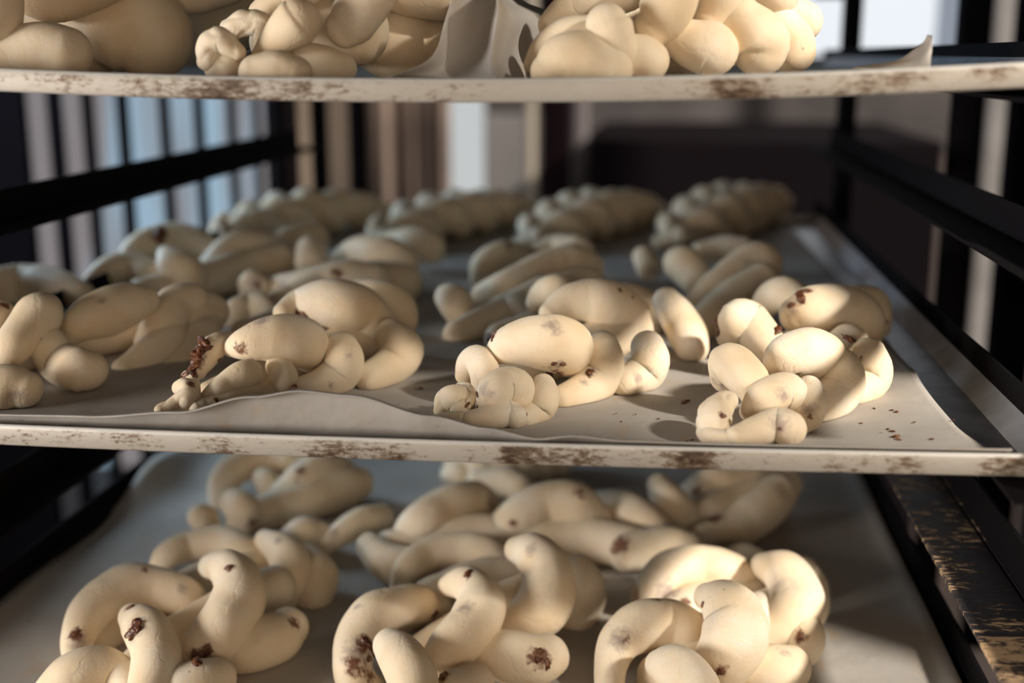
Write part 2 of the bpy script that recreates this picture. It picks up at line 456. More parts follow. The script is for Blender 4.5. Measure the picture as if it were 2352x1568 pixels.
def env_place(level, px, py, rpx, k, env):
    """where the sight line meets the rounded body of the loaf (env: tail, head, half width, height of strand centres)"""
    (x0, y0), (x1, y1), wd, ht = env
    L = math.hypot(x1-x0, y1-y0); ux, uy = (x1-x0)/L, (y1-y0)/L
    r_ = ray(px, py); best = None
    Y = 0.44
    while Y < 1.05:
        p = atY(px, py, Y); r = rpx*pxsize(p)
        zs = surf(level, max(XL, min(XR, p.x))) + 0.001
        dx, dy = p.x-x0, p.y-y0
        t = dx*ux + dy*uy; v = -dx*uy + dy*ux
        g = min(1, max(0, (t+0.03)/0.085)); g = g*g*(3-2*g)
        w_ = wd*(0.45+0.55*g); h_ = ht*(0.25+0.75*g)
        e = 1-(v/w_)**2
        if t > L: e -= ((t-L)/0.03)**2
        if t < -0.02: e -= ((-0.02-t)/0.02)**2
        off = (k-1.45)*0.55*r
        rest = zs + r*min(1, max(0.8, k*0.9))
        if e > 0:
            ze = zs + 0.75*r + h_*math.sqrt(e) + off
            ze = max(ze, rest)
            d = p.z - ze
            if best is None or d < best[0]: best = (d, Y)
            if d <= 0: break
        elif p.z <= rest:
            if best is None or best[0] > 0.010 or best[1] > Y: best = (0, Y)
            break
        Y += 0.0005
    p = atY(px, py, best[1]); return p, rpx*pxsize(p)

def blob(bm, c, n, size, asp=1.0, seed=0):
    """lumpy flattened clump pressed on a surface"""
    r = bmesh.ops.create_icosphere(bm, subdivisions=3, radius=1)
    t = n.orthogonal().normalized()
    ang = seed*1.3; t = Matrix.Rotation(ang, 3, n) @ t; b = n.cross(t)
    for v in r['verts']:
        q = v.co.copy(); l = 1 + 0.55*noise.noise(q*1.6 + Vector((seed, seed, 0))) + 0.35*noise.noise(q*4 + Vector((0, seed, seed)))
        q = q*l
        v.co = c + (t*q.x*min(asp, 1.5) + b*q.y/min(asp, 1.35) + n*q.z*0.40)*size

def loaf(level, label, lobes, fills=(), stains=(), group=None, seg=28, cat='braided bread', env=None):
    """lobes: (strand, k or depth, [(px, py, rpx[, k])], wrinkle). fills/stains: (px, py, size_px, kind)"""
    first = place(level, lobes[0][2][0][0], lobes[0][2][0][1], lobes[0][2][0][2], 1.0, lobes[0][1] if level == 'top' else None)[0]
    root = empty('braided_loaf', (first.x, first.y, surf(level, max(XL, min(XR, first.x)))), label, cat, group)
    objs = []
    for li, lb in enumerate(lobes):
        s, k, pts = lb[:3]; wr = lb[3] if len(lb) > 3 else 0.0
        if s == 9:                               # buried dough under the visible twists
            pts = [(q[0], q[1], q[2]*0.86, 0.78) for q in pts] if level != 'top' else pts
        P = []
        for q in pts:
            if level == 'top': P.append(place(level, q[0], q[1], q[2], 1, q[3] if len(q) > 3 else k))
            elif env and s != 9: P.append(env_place(level, q[0], q[1], q[2], k, env))
            else: P.append(place(level, q[0], q[1], q[2], k if s != 9 else q[3]))
        if level != 'top':                       # a twist never runs away in depth faster than it runs across
            mid = len(P)//2
            for rng in (range(mid+1, len(P)), range(mid-1, -1, -1)):
                for i in rng:
                    j = i-1 if i > mid else i+1
                    q = pts[i]; lim = 0.8*math.hypot(pts[i][0]-pts[j][0], pts[i][1]-pts[j][1])*pxsize(P[j][0]) + 0.002
                    dY = max(-lim, min(lim, P[i][0].y - P[j][0].y))
                    p = atY(q[0], q[1], P[j][0].y + dY); P[i] = (p, q[2]*pxsize(p))
            if s != 9:                           # ends dive behind their neighbours
                for i, q in enumerate(pts):
                    if len(q) > 3 and q[3] < k:
                        p = atY(q[0], q[1], P[i][0].y + (k-q[3])*0.022); P[i] = (p, q[2]*pxsize(p))
                P = [(p, r*(1.12 if level == 'low' else 1.07)) for p, r in P]
        bm = bmesh.new()
        tube(bm, P, seg=seg if not wr else seg+12, wrinkle=wr, seed=li*3.1 + len(label), floor=lambda x: surf(level, max(XL, min(XR, x))),
             step=None if not wr else sum(r for _, r in P)/len(P)/7)
        objs.append(obj('dough_twist', bm, DOUGH, root))
    if fills or stains:
        trees = [BVHTree.FromPolygons([v.co.copy() for v in o.data.vertices], [p.vertices[:] for p in o.data.polygons]) for o in objs]
        def hit(px, py):
            best = None
            for t in trees:
                h = t.ray_cast(Vector((0, 0, CAMZ)), ray(px, py).normalized())
                if h[0] is not None and (best is None or h[3] < best[3]): best = h
            return best
        cols = [[[0, 0] for _ in o.data.vertices] for o in objs]
        done = False
        for px, py, sz, kind in stains:
            h = hit(px, py)
            if h is None: continue
            done = True
            rad = sz*pxsize(h[0])
            for o, cl in zip(objs, cols):
                for i, v in enumerate(o.data.vertices):
                    d = (v.co - h[0]).length
                    if d < rad*1.4: cl[i][kind] = max(cl[i][kind], 1 - d/(rad*1.4))
        if done:
            for o, cl in zip(objs, cols):
                a = o.data.color_attributes.new('stain', 'FLOAT_COLOR', 'POINT')
                for i, c in enumerate(cl): a.data[i].color = (c[0], c[1], 0, 1)
        for i, f in enumerate(fills):
            h = hit(f[0], f[1])
            if h is None: continue
            n = h[1] if h[1].dot(ray(f[0], f[1])) < 0 else -h[1]
            bm = bmesh.new(); blob(bm, h[0] + n*f[2]*pxsize(h[0])*0.05, n, f[2]*pxsize(h[0]), f[3] if len(f) > 3 else 1.3, seed=i*2.7 + f[0])
            obj('filling', bm, FILL, root)
    return root

G_MID = 'unbaked plaited loaves along the front of the middle tray'
# ---- middle tray, front row
loaf('mid', 'plaited dough at the sunlit right end of the middle tray, front row', [
    (0, 1.9, [(1758, 700, 30, 1.3), (1776, 682, 37), (1806, 676, 38), (1840, 692, 32), (1870, 720, 26)]),
    (1, 1.9, [(1682, 770, 36, 1.2), (1692, 735, 42), (1718, 740, 47), (1752, 775, 44), (1775, 805, 36, 1.6)]),
    (2, 1.8, [(1668, 868, 34, 1.2), (1668, 832, 40), (1690, 842, 46), (1722, 875, 43), (1738, 912, 32, 1.5)]),
    (2, 2.1, [(1830, 725, 40, 1.6), (1870, 708, 50), (1925, 710, 55), (1970, 730, 52), (1988, 765, 40, 1.6)]),
    (1, 1.7, [(1960, 690, 34), (2000, 700, 38), (2014, 735, 32), (2012, 770, 26, 1.3)]),
    (0, 2.1, [(1785, 850, 32, 1.5), (1805, 820, 46), (1850, 806, 53), (1890, 818, 50), (1905, 840, 43, 1.8)]),
    (1, 1.2, [(1932, 838, 38), (1940, 868, 45), (1925, 905, 47, 1.0), (1885, 935, 40, 1.0), (1850, 950, 30, 1.0)]),
    (0, 1.2, [(1996, 812, 36), (2006, 845, 41), (1996, 878, 40, 1.0), (1960, 900, 34, 1.0)]),
    (2, 1.2, [(1858, 892, 30), (1862, 920, 35), (1852, 955, 35, 1.0), (1825, 985, 26, 1.0)]),
    (1, 1.9, [(1725, 945, 26, 1.4), (1752, 915, 38), (1790, 898, 42), (1812, 905, 42), (1818, 930, 32, 1.6)]),
    (0, 1.0, [(1685, 1005, 24), (1735, 990, 32, 1.2), (1785, 975, 38, 1.2), (1812, 985, 38)], 0.05),
    (2, 1.3, [(1672, 918, 22, 1.6), (1645, 945, 32), (1640, 975, 34), (1655, 992, 24, 1.0)], 0.20),
    (1, 1.0, [(1618, 992, 18), (1635, 1005, 22), (1665, 1008, 20)], 0.05),
    (9, 1.0, [(1700, 960, 30), (1790, 900, 55), (1890, 840, 60), (1950, 790, 55)]),
    (9, 1.0, [(1730, 860, 45), (1830, 800, 55), (1920, 750, 55), (1980, 715, 50)]),
  ], fills=[(1840, 684, 12, 2.2), (1818, 700, 8, 1.5), (1852, 668, 9, 1.6), (1788, 757, 12, 2.0), (1648, 745, 9, .6), (1649, 765, 9, .6), (1950, 778, 10, 2.0), (1660, 955, 6)],
  stains=[(1862, 940, 26, 0), (1862, 958, 12, 1), (1792, 972, 30, 0), (1790, 984, 9, 1), (1800, 905, 26, 0), (1660, 885, 16, 0), (1658, 950, 12, 1), (1980, 822, 12, 1), (1818, 715, 20, 0), (2036, 740, 10, 1), (1640, 875, 14, 0)], env=((.045,.580),(.098,.76),.030,.026), group=G_MID)

loaf('mid', 'plaited dough second from the right on the middle tray, two round holes in its side', [
    (0, 1.8, [(1232, 695, 22, 1.4), (1248, 675, 30), (1280, 666, 34), (1315, 672, 32), (1350, 690, 28)]),
    (1, 1.8, [(1112, 770, 22, 1.3), (1122, 738, 32), (1155, 716, 36), (1190, 716, 33), (1215, 735, 26)]),
    (2, 2.1, [(1262, 720, 24), (1300, 697, 38), (1345, 690, 47), (1390, 700, 54), (1432, 722, 50), (1456, 757, 42), (1460, 785, 28, 1.5)]),
    (1, 1.7, [(1440, 680, 30), (1480, 700, 36), (1498, 730, 33), (1495, 760, 24, 1.3)]),
    (0, 2.0, [(1140, 810, 26, 1.6), (1170, 793, 42), (1215, 785, 54), (1265, 788, 62), (1300, 798, 60), (1312, 815, 48, 1.6)]),
    (1, 1.4, [(1382, 800, 40), (1390, 830, 44), (1378, 868, 46, 1.1), (1335, 905, 42, 1.0), (1290, 918, 32, 1.0)]),
    (0, 1.3, [(1488, 795, 36), (1494, 828, 42), (1478, 858, 42, 1.0), (1435, 878, 34, 1.0)]),
    (2, 1.3, [(1248, 886, 28), (1252, 912, 32), (1238, 940, 32, 1.0), (1208, 962, 24, 1.0)]),
    (1, 1.9, [(1120, 935, 24, 1.3), (1130, 905, 36), (1155, 885, 40), (1182, 888, 41), (1195, 905, 34)]),
    (2, 1.7, [(1068, 862, 22, 1.2), (1076, 835, 28), (1094, 824, 31), (1110, 845, 33), (1112, 880, 28, 1.3)]),
    (0, 1.2, [(1012, 945, 14, 1.0), (1026, 920, 24), (1048, 912, 28), (1062, 930, 26, 1.0), (1055, 955, 20, 1.0)], 0.16),
    (2, 1.6, [(1055, 888, 9), (1074, 893, 13), (1082, 915, 11), (1076, 935, 6)], 0.14),
    (0, 1.0, [(1075, 965, 20), (1120, 958, 26, 1.2), (1165, 950, 30, 1.3), (1185, 958, 26)], 0.04),
    (1, 1.0, [(1000, 962, 10), (1030, 962, 16), (1060, 962, 18)], 0.08),
    (9, 1.0, [(1090, 900, 38), (1200, 860, 58), (1320, 810, 62), (1420, 770, 58)]),
    (9, 1.0, [(1150, 780, 45), (1260, 745, 50), (1360, 720, 50), (1440, 710, 45)]),
  ], fills=[(1125, 778, 11, 1.8), (1133, 772, 8, 1.5), (1262, 857, 12, 2.4), (1287, 856, 9, 2), (1353, 855, 8), (1273, 835, 7, 1.0), (1293, 836, 7, 1.0), (1124, 741, 6, .8), (1073, 930, 6), (1096, 905, 6, .7)],
  stains=[(1280, 838, 22, 0), (1355, 857, 18, 1), (1120, 740, 14, 0), (1115, 890, 26, 0), (1130, 905, 16, 0), (1425, 665, 14, 1), (1453, 680, 10, 1), (1465, 870, 16, 0), (1210, 950, 8, 1), (1275, 852, 16, 1), (1270, 748, 30, 0), (1343, 878, 14, 0)], env=((-.085,.585),(-.030,.77),.030,.026), group=G_MID)

loaf('mid', 'plaited dough second from the left on the middle tray, filling oozing from its tail', [
    (1, 1.8, [(532, 752, 20, 1.3), (545, 722, 31), (578, 705, 34), (608, 712, 30), (630, 735, 24)]),
    (2, 2.1, [(650, 718, 22), (688, 698, 34), (735, 694, 48), (785, 700, 56), (835, 720, 52), (865, 752, 44), (868, 780, 30, 1.5)]),
    (1, 1.7, [(820, 672, 30), (870, 680, 36), (912, 700, 38), (925, 735, 32), (915, 765, 26, 1.3)]),
    (0, 2.0, [(530, 800, 18, 1.8), (562, 790, 36), (605, 780, 48), (655, 780, 57), (698, 790, 54), (712, 812, 42, 1.6)]),
    (0, 1.4, [(784, 800, 38), (790, 830, 44), (775, 862, 44, 1.1), (730, 890, 38, 1.0), (680, 900, 30, 1.0)]),
    (1, 1.2, [(900, 770, 38, 1.5), (925, 800, 44), (905, 838, 44, 1.0), (850, 868, 36, 1.0)]),
    (2, 1.3, [(640, 840, 28, 1.7), (652, 868, 31), (630, 900, 30, 1.0), (590, 918, 24, 1.0)]),
    (0, 1.9, [(464, 922, 12, 1.3), (490, 900, 19), (520, 880, 27), (553, 863, 33), (572, 856, 31)]),
    (1, 1.7, [(520, 778, 18, 1.3), (500, 790, 25), (482, 808, 28), (466, 830, 24), (455, 855, 16)], 0.08),
    (2, 1.2, [(412, 890, 16, 1.4), (428, 892, 22), (432, 912, 25), (405, 930, 22, 1.0), (368, 942, 14, 1.0)], 0.16),
    (1, 1.0, [(450, 938, 16), (505, 925, 24), (555, 908, 26), (590, 900, 22)], 0.10),
    (2, 1.6, [(430, 862, 12), (442, 875, 14), (450, 900, 10)], 0.12),
    (9, 1.0, [(480, 900, 30), (600, 860, 50), (720, 820, 58), (840, 780, 58)]),
    (9, 1.0, [(560, 770, 40), (680, 740, 50), (800, 730, 50), (880, 735, 45)]),
  ], fills=[(470, 786, 14, 1.8), (461, 805, 17, 1.4), (452, 822, 18, 1.3), (446, 843, 15, 1.3), (447, 860, 10, 1.4), (520, 826, 14, 2.0), (505, 826, 8, 1.4), (685, 718, 10, 2.2), (702, 724, 7, 2), (424, 862, 10, 1.5), (670, 893, 9, .6), (498, 922, 7, 2)],
  stains=[(552, 800, 26, 1), (450, 830, 30, 1), (445, 800, 22, 1), (730, 752, 10, 1), (722, 740, 9, 1), (690, 722, 18, 1), (800, 822, 14, 0), (760, 885, 12, 0), (440, 880, 18, 1), (600, 735, 26, 0), (520, 935, 20, 0)], env=((-.235,.590),(-.165,.76),.030,.025), group=G_MID)

loaf('mid', 'plaited dough cut off by the left edge of the picture on the middle tray', [
    (0, 1.9, [(-50, 690, 40), (0, 660, 42), (60, 653, 43), (130, 662, 42), (185, 680, 32)]),
    (1, 1.9, [(165, 760, 32, 1.5), (195, 738, 46), (245, 715, 52), (300, 697, 46), (330, 690, 34)]),
    (2, 1.9, [(-10, 835, 30, 1.4), (20, 805, 40), (60, 760, 46), (92, 720, 48), (100, 712, 40)]),
    (2, 1.6, [(350, 790, 40, 1.2), (375, 745, 44), (405, 700, 42), (440, 690, 38)]),
    (0, 1.6, [(420, 800, 42, 1.0), (455, 750, 44), (485, 715, 40)]),
    (0, 1.1, [(105, 790, 40, 1.5), (140, 832, 46), (185, 850, 48), (205, 850, 42)]),
    (1, 1.0, [(-60, 890, 46), (-10, 890, 50), (30, 888, 50), (55, 895, 42)]),
    (1, 1.1, [(285, 850, 28), (335, 825, 40), (385, 780, 40), (400, 750, 30)]),
    (2, 1.1, [(385, 845, 26), (425, 815, 38), (465, 770, 38), (480, 745, 28)]),
    (1, 1.7, [(-60, 760, 45), (-20, 740, 40), (5, 720, 30)]),
    (9, 1.0, [(-20, 850, 50), (90, 800, 60), (230, 770, 60), (370, 760, 50)]),
  ], fills=[(8, 700, 8, 1), (290, 640, 10, 2.2), (305, 642, 7, 1.5)], stains=[(12, 702, 16, 1), (300, 648, 16, 1), (40, 836, 10, 1), (35, 905, 26, 0), (235, 690, 14, 0)], env=((-.375,.590),(-.300,.76),.032,.028), group=G_MID)

# ---- middle tray, second row
G2 = 'plaited loaves of the second row on the middle tray'
loaf('mid', 'blurred dough plait behind the leftmost middle-tray loaf, round dark red spot on top', [
    (0, 1.9, [(290, 610, 26, 1.4), (320, 575, 36), (370, 558, 42), (430, 560, 42), (480, 580, 34)]),
    (1, 1.6, [(215, 645, 24, 1.2), (255, 622, 34), (310, 618, 36), (350, 635, 30)]),
    (2, 1.7, [(385, 585, 22), (400, 610, 36), (430, 630, 40, 1.3), (430, 660, 34, 1)]),
    (1, 1.9, [(490, 620, 36, 1.4), (530, 585, 44), (580, 570, 44), (620, 570, 36)]),
    (2, 1.0, [(330, 680, 40), (430, 660, 46), (560, 620, 46), (640, 600, 42)]),
    (0, 1.8, [(620, 600, 36), (670, 560, 40), (720, 550, 36)]),
  ], stains=[(365, 540, 26, 1), (368, 542, 14, 1)], fills=[(368, 540, 17, 1.2)], group=G2, seg=20)
loaf('mid', 'blurred dough plait behind the second loaf from the left, purple smudges on its end', [
    (0, 1.7, [(575, 665, 26, 1.2), (580, 650, 30), (600, 660, 26)]),
    (1, 1.9, [(712, 572, 30), (716, 600, 38), (735, 640, 44, 1.4)]),
    (2, 1.9, [(790, 595, 28, 1.6), (830, 582, 40), (880, 588, 45), (925, 605, 38, 1.6)]),
    (1, 1.3, [(645, 660, 30), (700, 660, 40), (780, 650, 48), (860, 650, 45)]),
    (0, 1.0, [(640, 700, 34), (740, 670, 45), (850, 650, 48), (930, 650, 42)]),
    (0, 1.7, [(900, 560, 30), (950, 560, 38), (990, 570, 34)]),
  ], stains=[(585, 650, 26, 0), (590, 655, 14, 1), (650, 655, 26, 0), (775, 628, 24, 1), (660, 660, 14, 1)], group=G2, seg=20)
loaf('mid', 'blurred dough plait behind the second loaf from the right on the middle tray', [
    (0, 1.8, [(1105, 640, 24, 1.3), (1115, 610, 32), (1155, 590, 34), (1200, 590, 30)]),
    (1, 1.8, [(1110, 680, 28, 1.3), (1170, 660, 40), (1250, 630, 48), (1310, 612, 50), (1345, 615, 42)]),
    (2, 1.6, [(1030, 682, 30), (1045, 695, 36), (1065, 730, 34, 1.1)]),
    (0, 1.0, [(1050, 770, 34), (1130, 740, 45), (1250, 690, 50), (1350, 660, 45)]),
    (2, 1.9, [(1230, 590, 28), (1280, 575, 34), (1330, 580, 36)]),
  ], stains=[(1170, 565, 16, 1), (1225, 575, 14, 1)], group=G2, seg=20)
loaf('mid', 'blurred dough plait behind the rightmost loaf on the middle tray', [
    (0, 1.8, [(1478, 590, 26), (1490, 615, 28)]),
    (1, 1.9, [(1560, 605, 36), (1575, 610, 42), (1600, 640, 36)]),
    (2, 2.0, [(1600, 700, 28, 1.5), (1640, 668, 40), (1700, 625, 46), (1745, 605, 48), (1755, 615, 40)]),
    (0, 2.0, [(1610, 580, 24), (1660, 572, 28), (1710, 575, 28)]),
    (1, 1.1, [(1530, 690, 30, 1.5), (1550, 720, 38), (1580, 770, 42), (1590, 800, 36)]),
    (2, 1.0, [(1590, 770, 40), (1680, 700, 50), (1750, 650, 46)]),
  ], stains=[(1500, 620, 20, 0)], fills=[], group=G2, seg=20)

# ---- generic three-strand plait for loaves far back
def plait(name_label, level, x, y, yaw, L=0.26, wd=0.036, r=0.0165, group=None, seed=0, n=3.0, stains=2):
    z = surf(level, x)
    root = empty('braided_loaf', (x, y, z), name_label, 'braided bread', group)
    ca, sa = math.cos(yaw), math.sin(yaw)
    rnd = random.Random(seed)
    for s in range(3):
        pts = []; m = 44
        for i in range(m+1):
            t = i/m; a = 2*math.pi*(n*t/1.5 + s/3)
            env = math.sin(math.pi*min(1, max(0, 0.10 + t*0.82)))**0.55
            u = (t-0.5)*L; v = wd*0.62*env*math.sin(a); h = r*0.55*env*math.sin(2*a)
            rr = r*env*(0.95 + 0.1*math.sin(4*a + seed))
            pts.append((Vector((x + u*ca - v*sa, y + u*sa + v*ca, z + 0.001 + r*1.45*env + h)), rr))
        bm = bmesh.new(); tube(bm, pts, seg=18, amp=0.05, seed=seed + s, step=0.006, floor=lambda q: surf(level, max(XL, min(XR, q))))
        o = obj('dough_strand', bm, DOUGH, root)
        a = o.data.color_attributes.new('stain', 'FLOAT_COLOR', 'POINT')
        cs = [o.data.vertices[rnd.randrange(len(o.data.vertices))].co.copy() for _ in range(stains)]
        for i, v in enumerate(o.data.vertices):
            d = min((v.co - c).length for c in cs) if cs else 1
            a.data[i].color = (0, max(0, 1 - d/0.013), 0, 1)
    return root
G3 = 'dim plaited loaves of the back row on the middle tray'
def axis_plait(level, p0, p1, label, group, **kw):
    a = place(level, p0[0], p0[1], 30, 1.2)[0]; b = place(level, p1[0], p1[1], 30, 1.2)[0]
    c = (a+b)/2; L = (b-a).xy.length
    return plait(label, level, c.x, c.y, math.atan2(b.y-a.y, b.x-a.x), L=L, group=group, **kw)
axis_plait('mid', (500, 535), (880, 478), 'farthest left of the back row plaits, dim, beside the dark side bars', G3, seed=1)
axis_plait('mid', (860, 545), (1210, 472), 'long dim plait of the back row, second from its left end', G3, seed=2)
axis_plait('mid', (1215, 545), (1500, 475), 'dim brownish plait of the back row, third from its left end', G3, seed=3)
axis_plait('mid', (1540, 545), (1790, 455), 'farthest right of the back row plaits, pale bluish rounds at its near end', G3, seed=4)

# ---- lowest tray
G_LOW = 'large plaited loaves at the front of the lowest tray'
loaf('low', 'plaited dough at the left front of the lowest tray, glossy filling in its middle fold', [
    (0, 2.0, [(360, 1305, 18, 1.5), (385, 1275, 28), (440, 1252, 33), (515, 1248, 35), (570, 1272, 32), (595, 1300, 26, 1.6)]),
    (1, 2.3, [(485, 1300, 26, 1.8), (520, 1305, 40), (548, 1345, 52), (538, 1400, 58), (500, 1455, 56), (455, 1500, 46, 1.6)]),
    (2, 2.1, [(172, 1515, 24, 1.4), (182, 1460, 36), (215, 1398, 46), (280, 1356, 51), (350, 1350, 48), (420, 1368, 40), (450, 1395, 30, 1.5)]),
    (0, 2.1, [(305, 1418, 30, 1.6), (335, 1445, 46), (360, 1505, 53), (350, 1570, 52), (330, 1620, 44)]),
    (1, 1.8, [(110, 1600, 38, 1.2), (165, 1550, 46), (225, 1535, 47), (275, 1550, 38), (300, 1590, 30)]),
    (2, 1.6, [(610, 1240, 24, 1.9), (650, 1265, 38), (672, 1310, 43), (655, 1360, 45, 1.2), (620, 1400, 38, 1.0)]),
    (2, 1.0, [(530, 1490, 50), (590, 1478, 56), (640, 1462, 52), (665, 1440, 42)]),
    (1, 1.2, [(420, 1580, 50), (470, 1570, 50), (500, 1555, 40)]),
    (0, 1.2, [(700, 1290, 40, 1.6), (730, 1320, 42), (720, 1370, 42, 1.0)]),
    (9, 1.0, [(300, 1560, 70), (420, 1470, 75), (540, 1400, 75), (630, 1350, 60)]),
    (9, 1.0, [(230, 1470, 60), (340, 1400, 60), (480, 1340, 60), (600, 1310, 50)]),
  ], fills=[(308, 1448, 18, .8), (312, 1432, 12, 1.2), (172, 1455, 9, .6), (452, 1520, 14, 1.8), (475, 1500, 9, 1.6), (525, 1303, 8, 1.2), (300, 1395, 8)],
  stains=[(310, 1440, 40, 0), (310, 1440, 24, 1), (455, 1510, 36, 1), (480, 1490, 22, 1), (172, 1455, 24, 1), (528, 1305, 18, 1), (300, 1390, 26, 1), (180, 1480, 30, 0), (640, 1240, 18, 0), (675, 1430, 26, 1), (330, 1306, 14, 1), (420, 1350, 16, 0)], group=G_LOW)
loaf('low', 'plaited dough at the front centre of the lowest tray, dark smear on its left bend', [
    (0, 2.0, [(915, 1345, 18, 1.5), (935, 1305, 30), (985, 1275, 36), (1055, 1264, 38), (1125, 1272, 37), (1172, 1300, 28, 1.6)]),
    (1, 2.3, [(1030, 1345, 22, 1.8), (1070, 1340, 37), (1103, 1375, 50), (1090, 1430, 55), (1040, 1485, 52), (1005, 1520, 40, 1.5)]),
    (2, 2.1, [(840, 1600, 46, 1.4), (812, 1545, 42), (815, 1480, 44), (845, 1425, 47), (900, 1396, 45), (960, 1388, 40), (1010, 1400, 28, 1.6)]),
    (0, 2.0, [(895, 1480, 34, 1.6), (925, 1515, 48), (950, 1570, 52), (950, 1620, 48)]),
    (2, 2.1, [(1190, 1262, 28, 1.7), (1230, 1275, 44), (1262, 1325, 54), (1250, 1385, 58), (1205, 1435, 52, 1.5), (1170, 1460, 40, 1.2)]),
    (1, 1.1, [(1110, 1500, 48), (1170, 1510, 54), (1230, 1515, 52), (1260, 1505, 44)]),
    (0, 1.2, [(1050, 1590, 46), (1090, 1570, 44)]),
    (0, 1.3, [(1330, 1310, 36, 1.6), (1345, 1360, 44), (1320, 1420, 44, 1.0)]),
    (9, 1.0, [(940, 1540, 70), (1050, 1470, 75), (1170, 1400, 75), (1260, 1350, 60)]),
    (9, 1.0, [(880, 1450, 55), (980, 1380, 55), (1100, 1330, 58), (1230, 1310, 50)]),
  ], fills=[(840, 1472, 12, 1.0), (855, 1490, 15, .6), (1075, 1316, 9, 1.6), (1018, 1552, 13, 1.2), (1240, 1505, 12, .8), (1000, 1410, 9, .8), (1258, 1525, 9, 1.4), (848, 1512, 9, 1.3)],
  stains=[(830, 1500, 50, 0), (838, 1480, 32, 1), (815, 1530, 34, 1), (850, 1550, 28, 1), (1068, 1395, 28, 0), (1075, 1318, 20, 1), (1240, 1510, 40, 1), (1020, 1555, 22, 1), (1220, 1262, 22, 0), (1000, 1412, 20, 1), (822, 1392, 16, 0)], group=G_LOW)
loaf('low', 'plaited dough at the right front of the lowest tray, sunlit lower right side', [
    (0, 2.1, [(1478, 1400, 22, 1.5), (1492, 1355, 36), (1540, 1315, 46), (1610, 1305, 46), (1680, 1318, 43), (1722, 1345, 34, 1.7)]),
    (1, 2.4, [(1625, 1370, 30, 2.0), (1665, 1388, 52), (1692, 1435, 68), (1680, 1490, 66), (1645, 1540, 54, 1.6)]),
    (2, 2.1, [(1400, 1590, 30), (1402, 1530, 34), (1425, 1470, 44), (1475, 1438, 52), (1535, 1432, 52), (1585, 1450, 44), (1608, 1480, 32, 1.6)]),
    (0, 2.0, [(1515, 1525, 32, 1.6), (1550, 1535, 50), (1590, 1580, 56), (1610, 1630, 50)]),
    (2, 2.0, [(1755, 1300, 28, 1.7), (1800, 1315, 46), (1828, 1362, 56), (1815, 1420, 58), (1770, 1470, 50, 1.5)]),
    (0, 1.3, [(1835, 1420, 36, 1.6), (1848, 1460, 42), (1838, 1495, 38, 1.0)]),
    (1, 1.0, [(1730, 1540, 50), (1780, 1540, 54), (1812, 1530, 46)]),
    (1, 1.5, [(1845, 1305, 28, 1.9), (1866, 1345, 33), (1866, 1395, 33), (1850, 1430, 28, 1.2)]),
    (2, 1.5, [(1680, 1275, 22), (1715, 1275, 26), (1750, 1290, 24)]),
    (9, 1.0, [(1520, 1560, 70), (1620, 1490, 80), (1740, 1430, 80), (1800, 1390, 60)]),
    (9, 1.0, [(1500, 1460, 60), (1600, 1390, 62), (1720, 1360, 62), (1800, 1350, 50)]),
  ], fills=[(1655, 1543, 9, 1.0), (1838, 1460, 8, .9), (1614, 1388, 7, .8)],
  stains=[(1425, 1470, 34, 0), (1440, 1468, 16, 1), (1505, 1375, 22, 1), (1540, 1375, 20, 1), (1575, 1380, 20, 1), (1530, 1360, 40, 0), (1840, 1460, 24, 1), (1655, 1540, 26, 1), (1615, 1390, 14, 1), (1805, 1500, 20, 0)], group=G_LOW)
loaf('low', 'blurred dough plait at the far left of the lowest tray, curved like a hook', [
    (0, 1.9, [(508, 1170, 24, 1.4), (512, 1115, 30), (550, 1070, 36), (620, 1050, 40), (680, 1060, 40)]),
    (1, 1.4, [(460, 1185, 26), (468, 1190, 28), (480, 1205, 24, 1)]),
    (2, 1.6, [(540, 1155, 32), (560, 1175, 38), (555, 1200, 32, 1)]),
    (1, 2.0, [(600, 1095, 20), (615, 1108, 26), (630, 1140, 32, 1.5)]),
    (2, 1.7, [(640, 1170, 40, 1.0), (690, 1120, 46), (740, 1085, 46), (780, 1085, 36)]),
    (0, 1.0, [(590, 1180, 36), (680, 1160, 46), (780, 1120, 46), (820, 1110, 36)]),
  ], stains=[(680, 1060, 34, 0), (690, 1080, 24, 1), (580, 1195, 26, 1), (690, 1100, 20, 1)], seg=20)
loaf('low', 'long blurred dough plait lying across the lowest tray behind the front loaves', [
    (0, 1.5, [(668, 1235, 26, 1.2), (700, 1222, 32), (735, 1225, 26)]),
    (1, 1.8, [(745, 1258, 18, 1.2), (785, 1225, 26), (835, 1198, 32), (875, 1188, 28)]),
    (2, 2.0, [(925, 1245, 28, 1.5), (965, 1205, 44), (1030, 1172, 50), (1085, 1155, 46), (1110, 1160, 36)]),
    (0, 2.0, [(1130, 1240, 30, 1.5), (1180, 1200, 46), (1250, 1168, 55), (1320, 1168, 54), (1360, 1190, 42)]),
    (1, 1.1, [(850, 1255, 30), (890, 1290, 40), (940, 1300, 42), (1000, 1290, 36)]),
    (2, 1.5, [(1370, 1170, 40), (1430, 1180, 48), (1490, 1210, 46), (1530, 1250, 40, 1.0)]),
    (1, 1.0, [(900, 1260, 40), (1050, 1240, 50), (1200, 1240, 52), (1350, 1240, 50), (1500, 1270, 44)]),
    (0, 1.3, [(1440, 1270, 40), (1520, 1260, 46), (1580, 1265, 42)]),
    (0, 1.9, [(1100, 1105, 26), (1160, 1105, 30), (1200, 1120, 28)]),
  ], stains=[(1130, 1150, 26, 0), (1130, 1165, 16, 1), (1330, 1130, 24, 1), (1420, 1250, 40, 1), (765, 1220, 18, 0), (1180, 1200, 16, 1), (620, 1240, 20, 1)], seg=20)
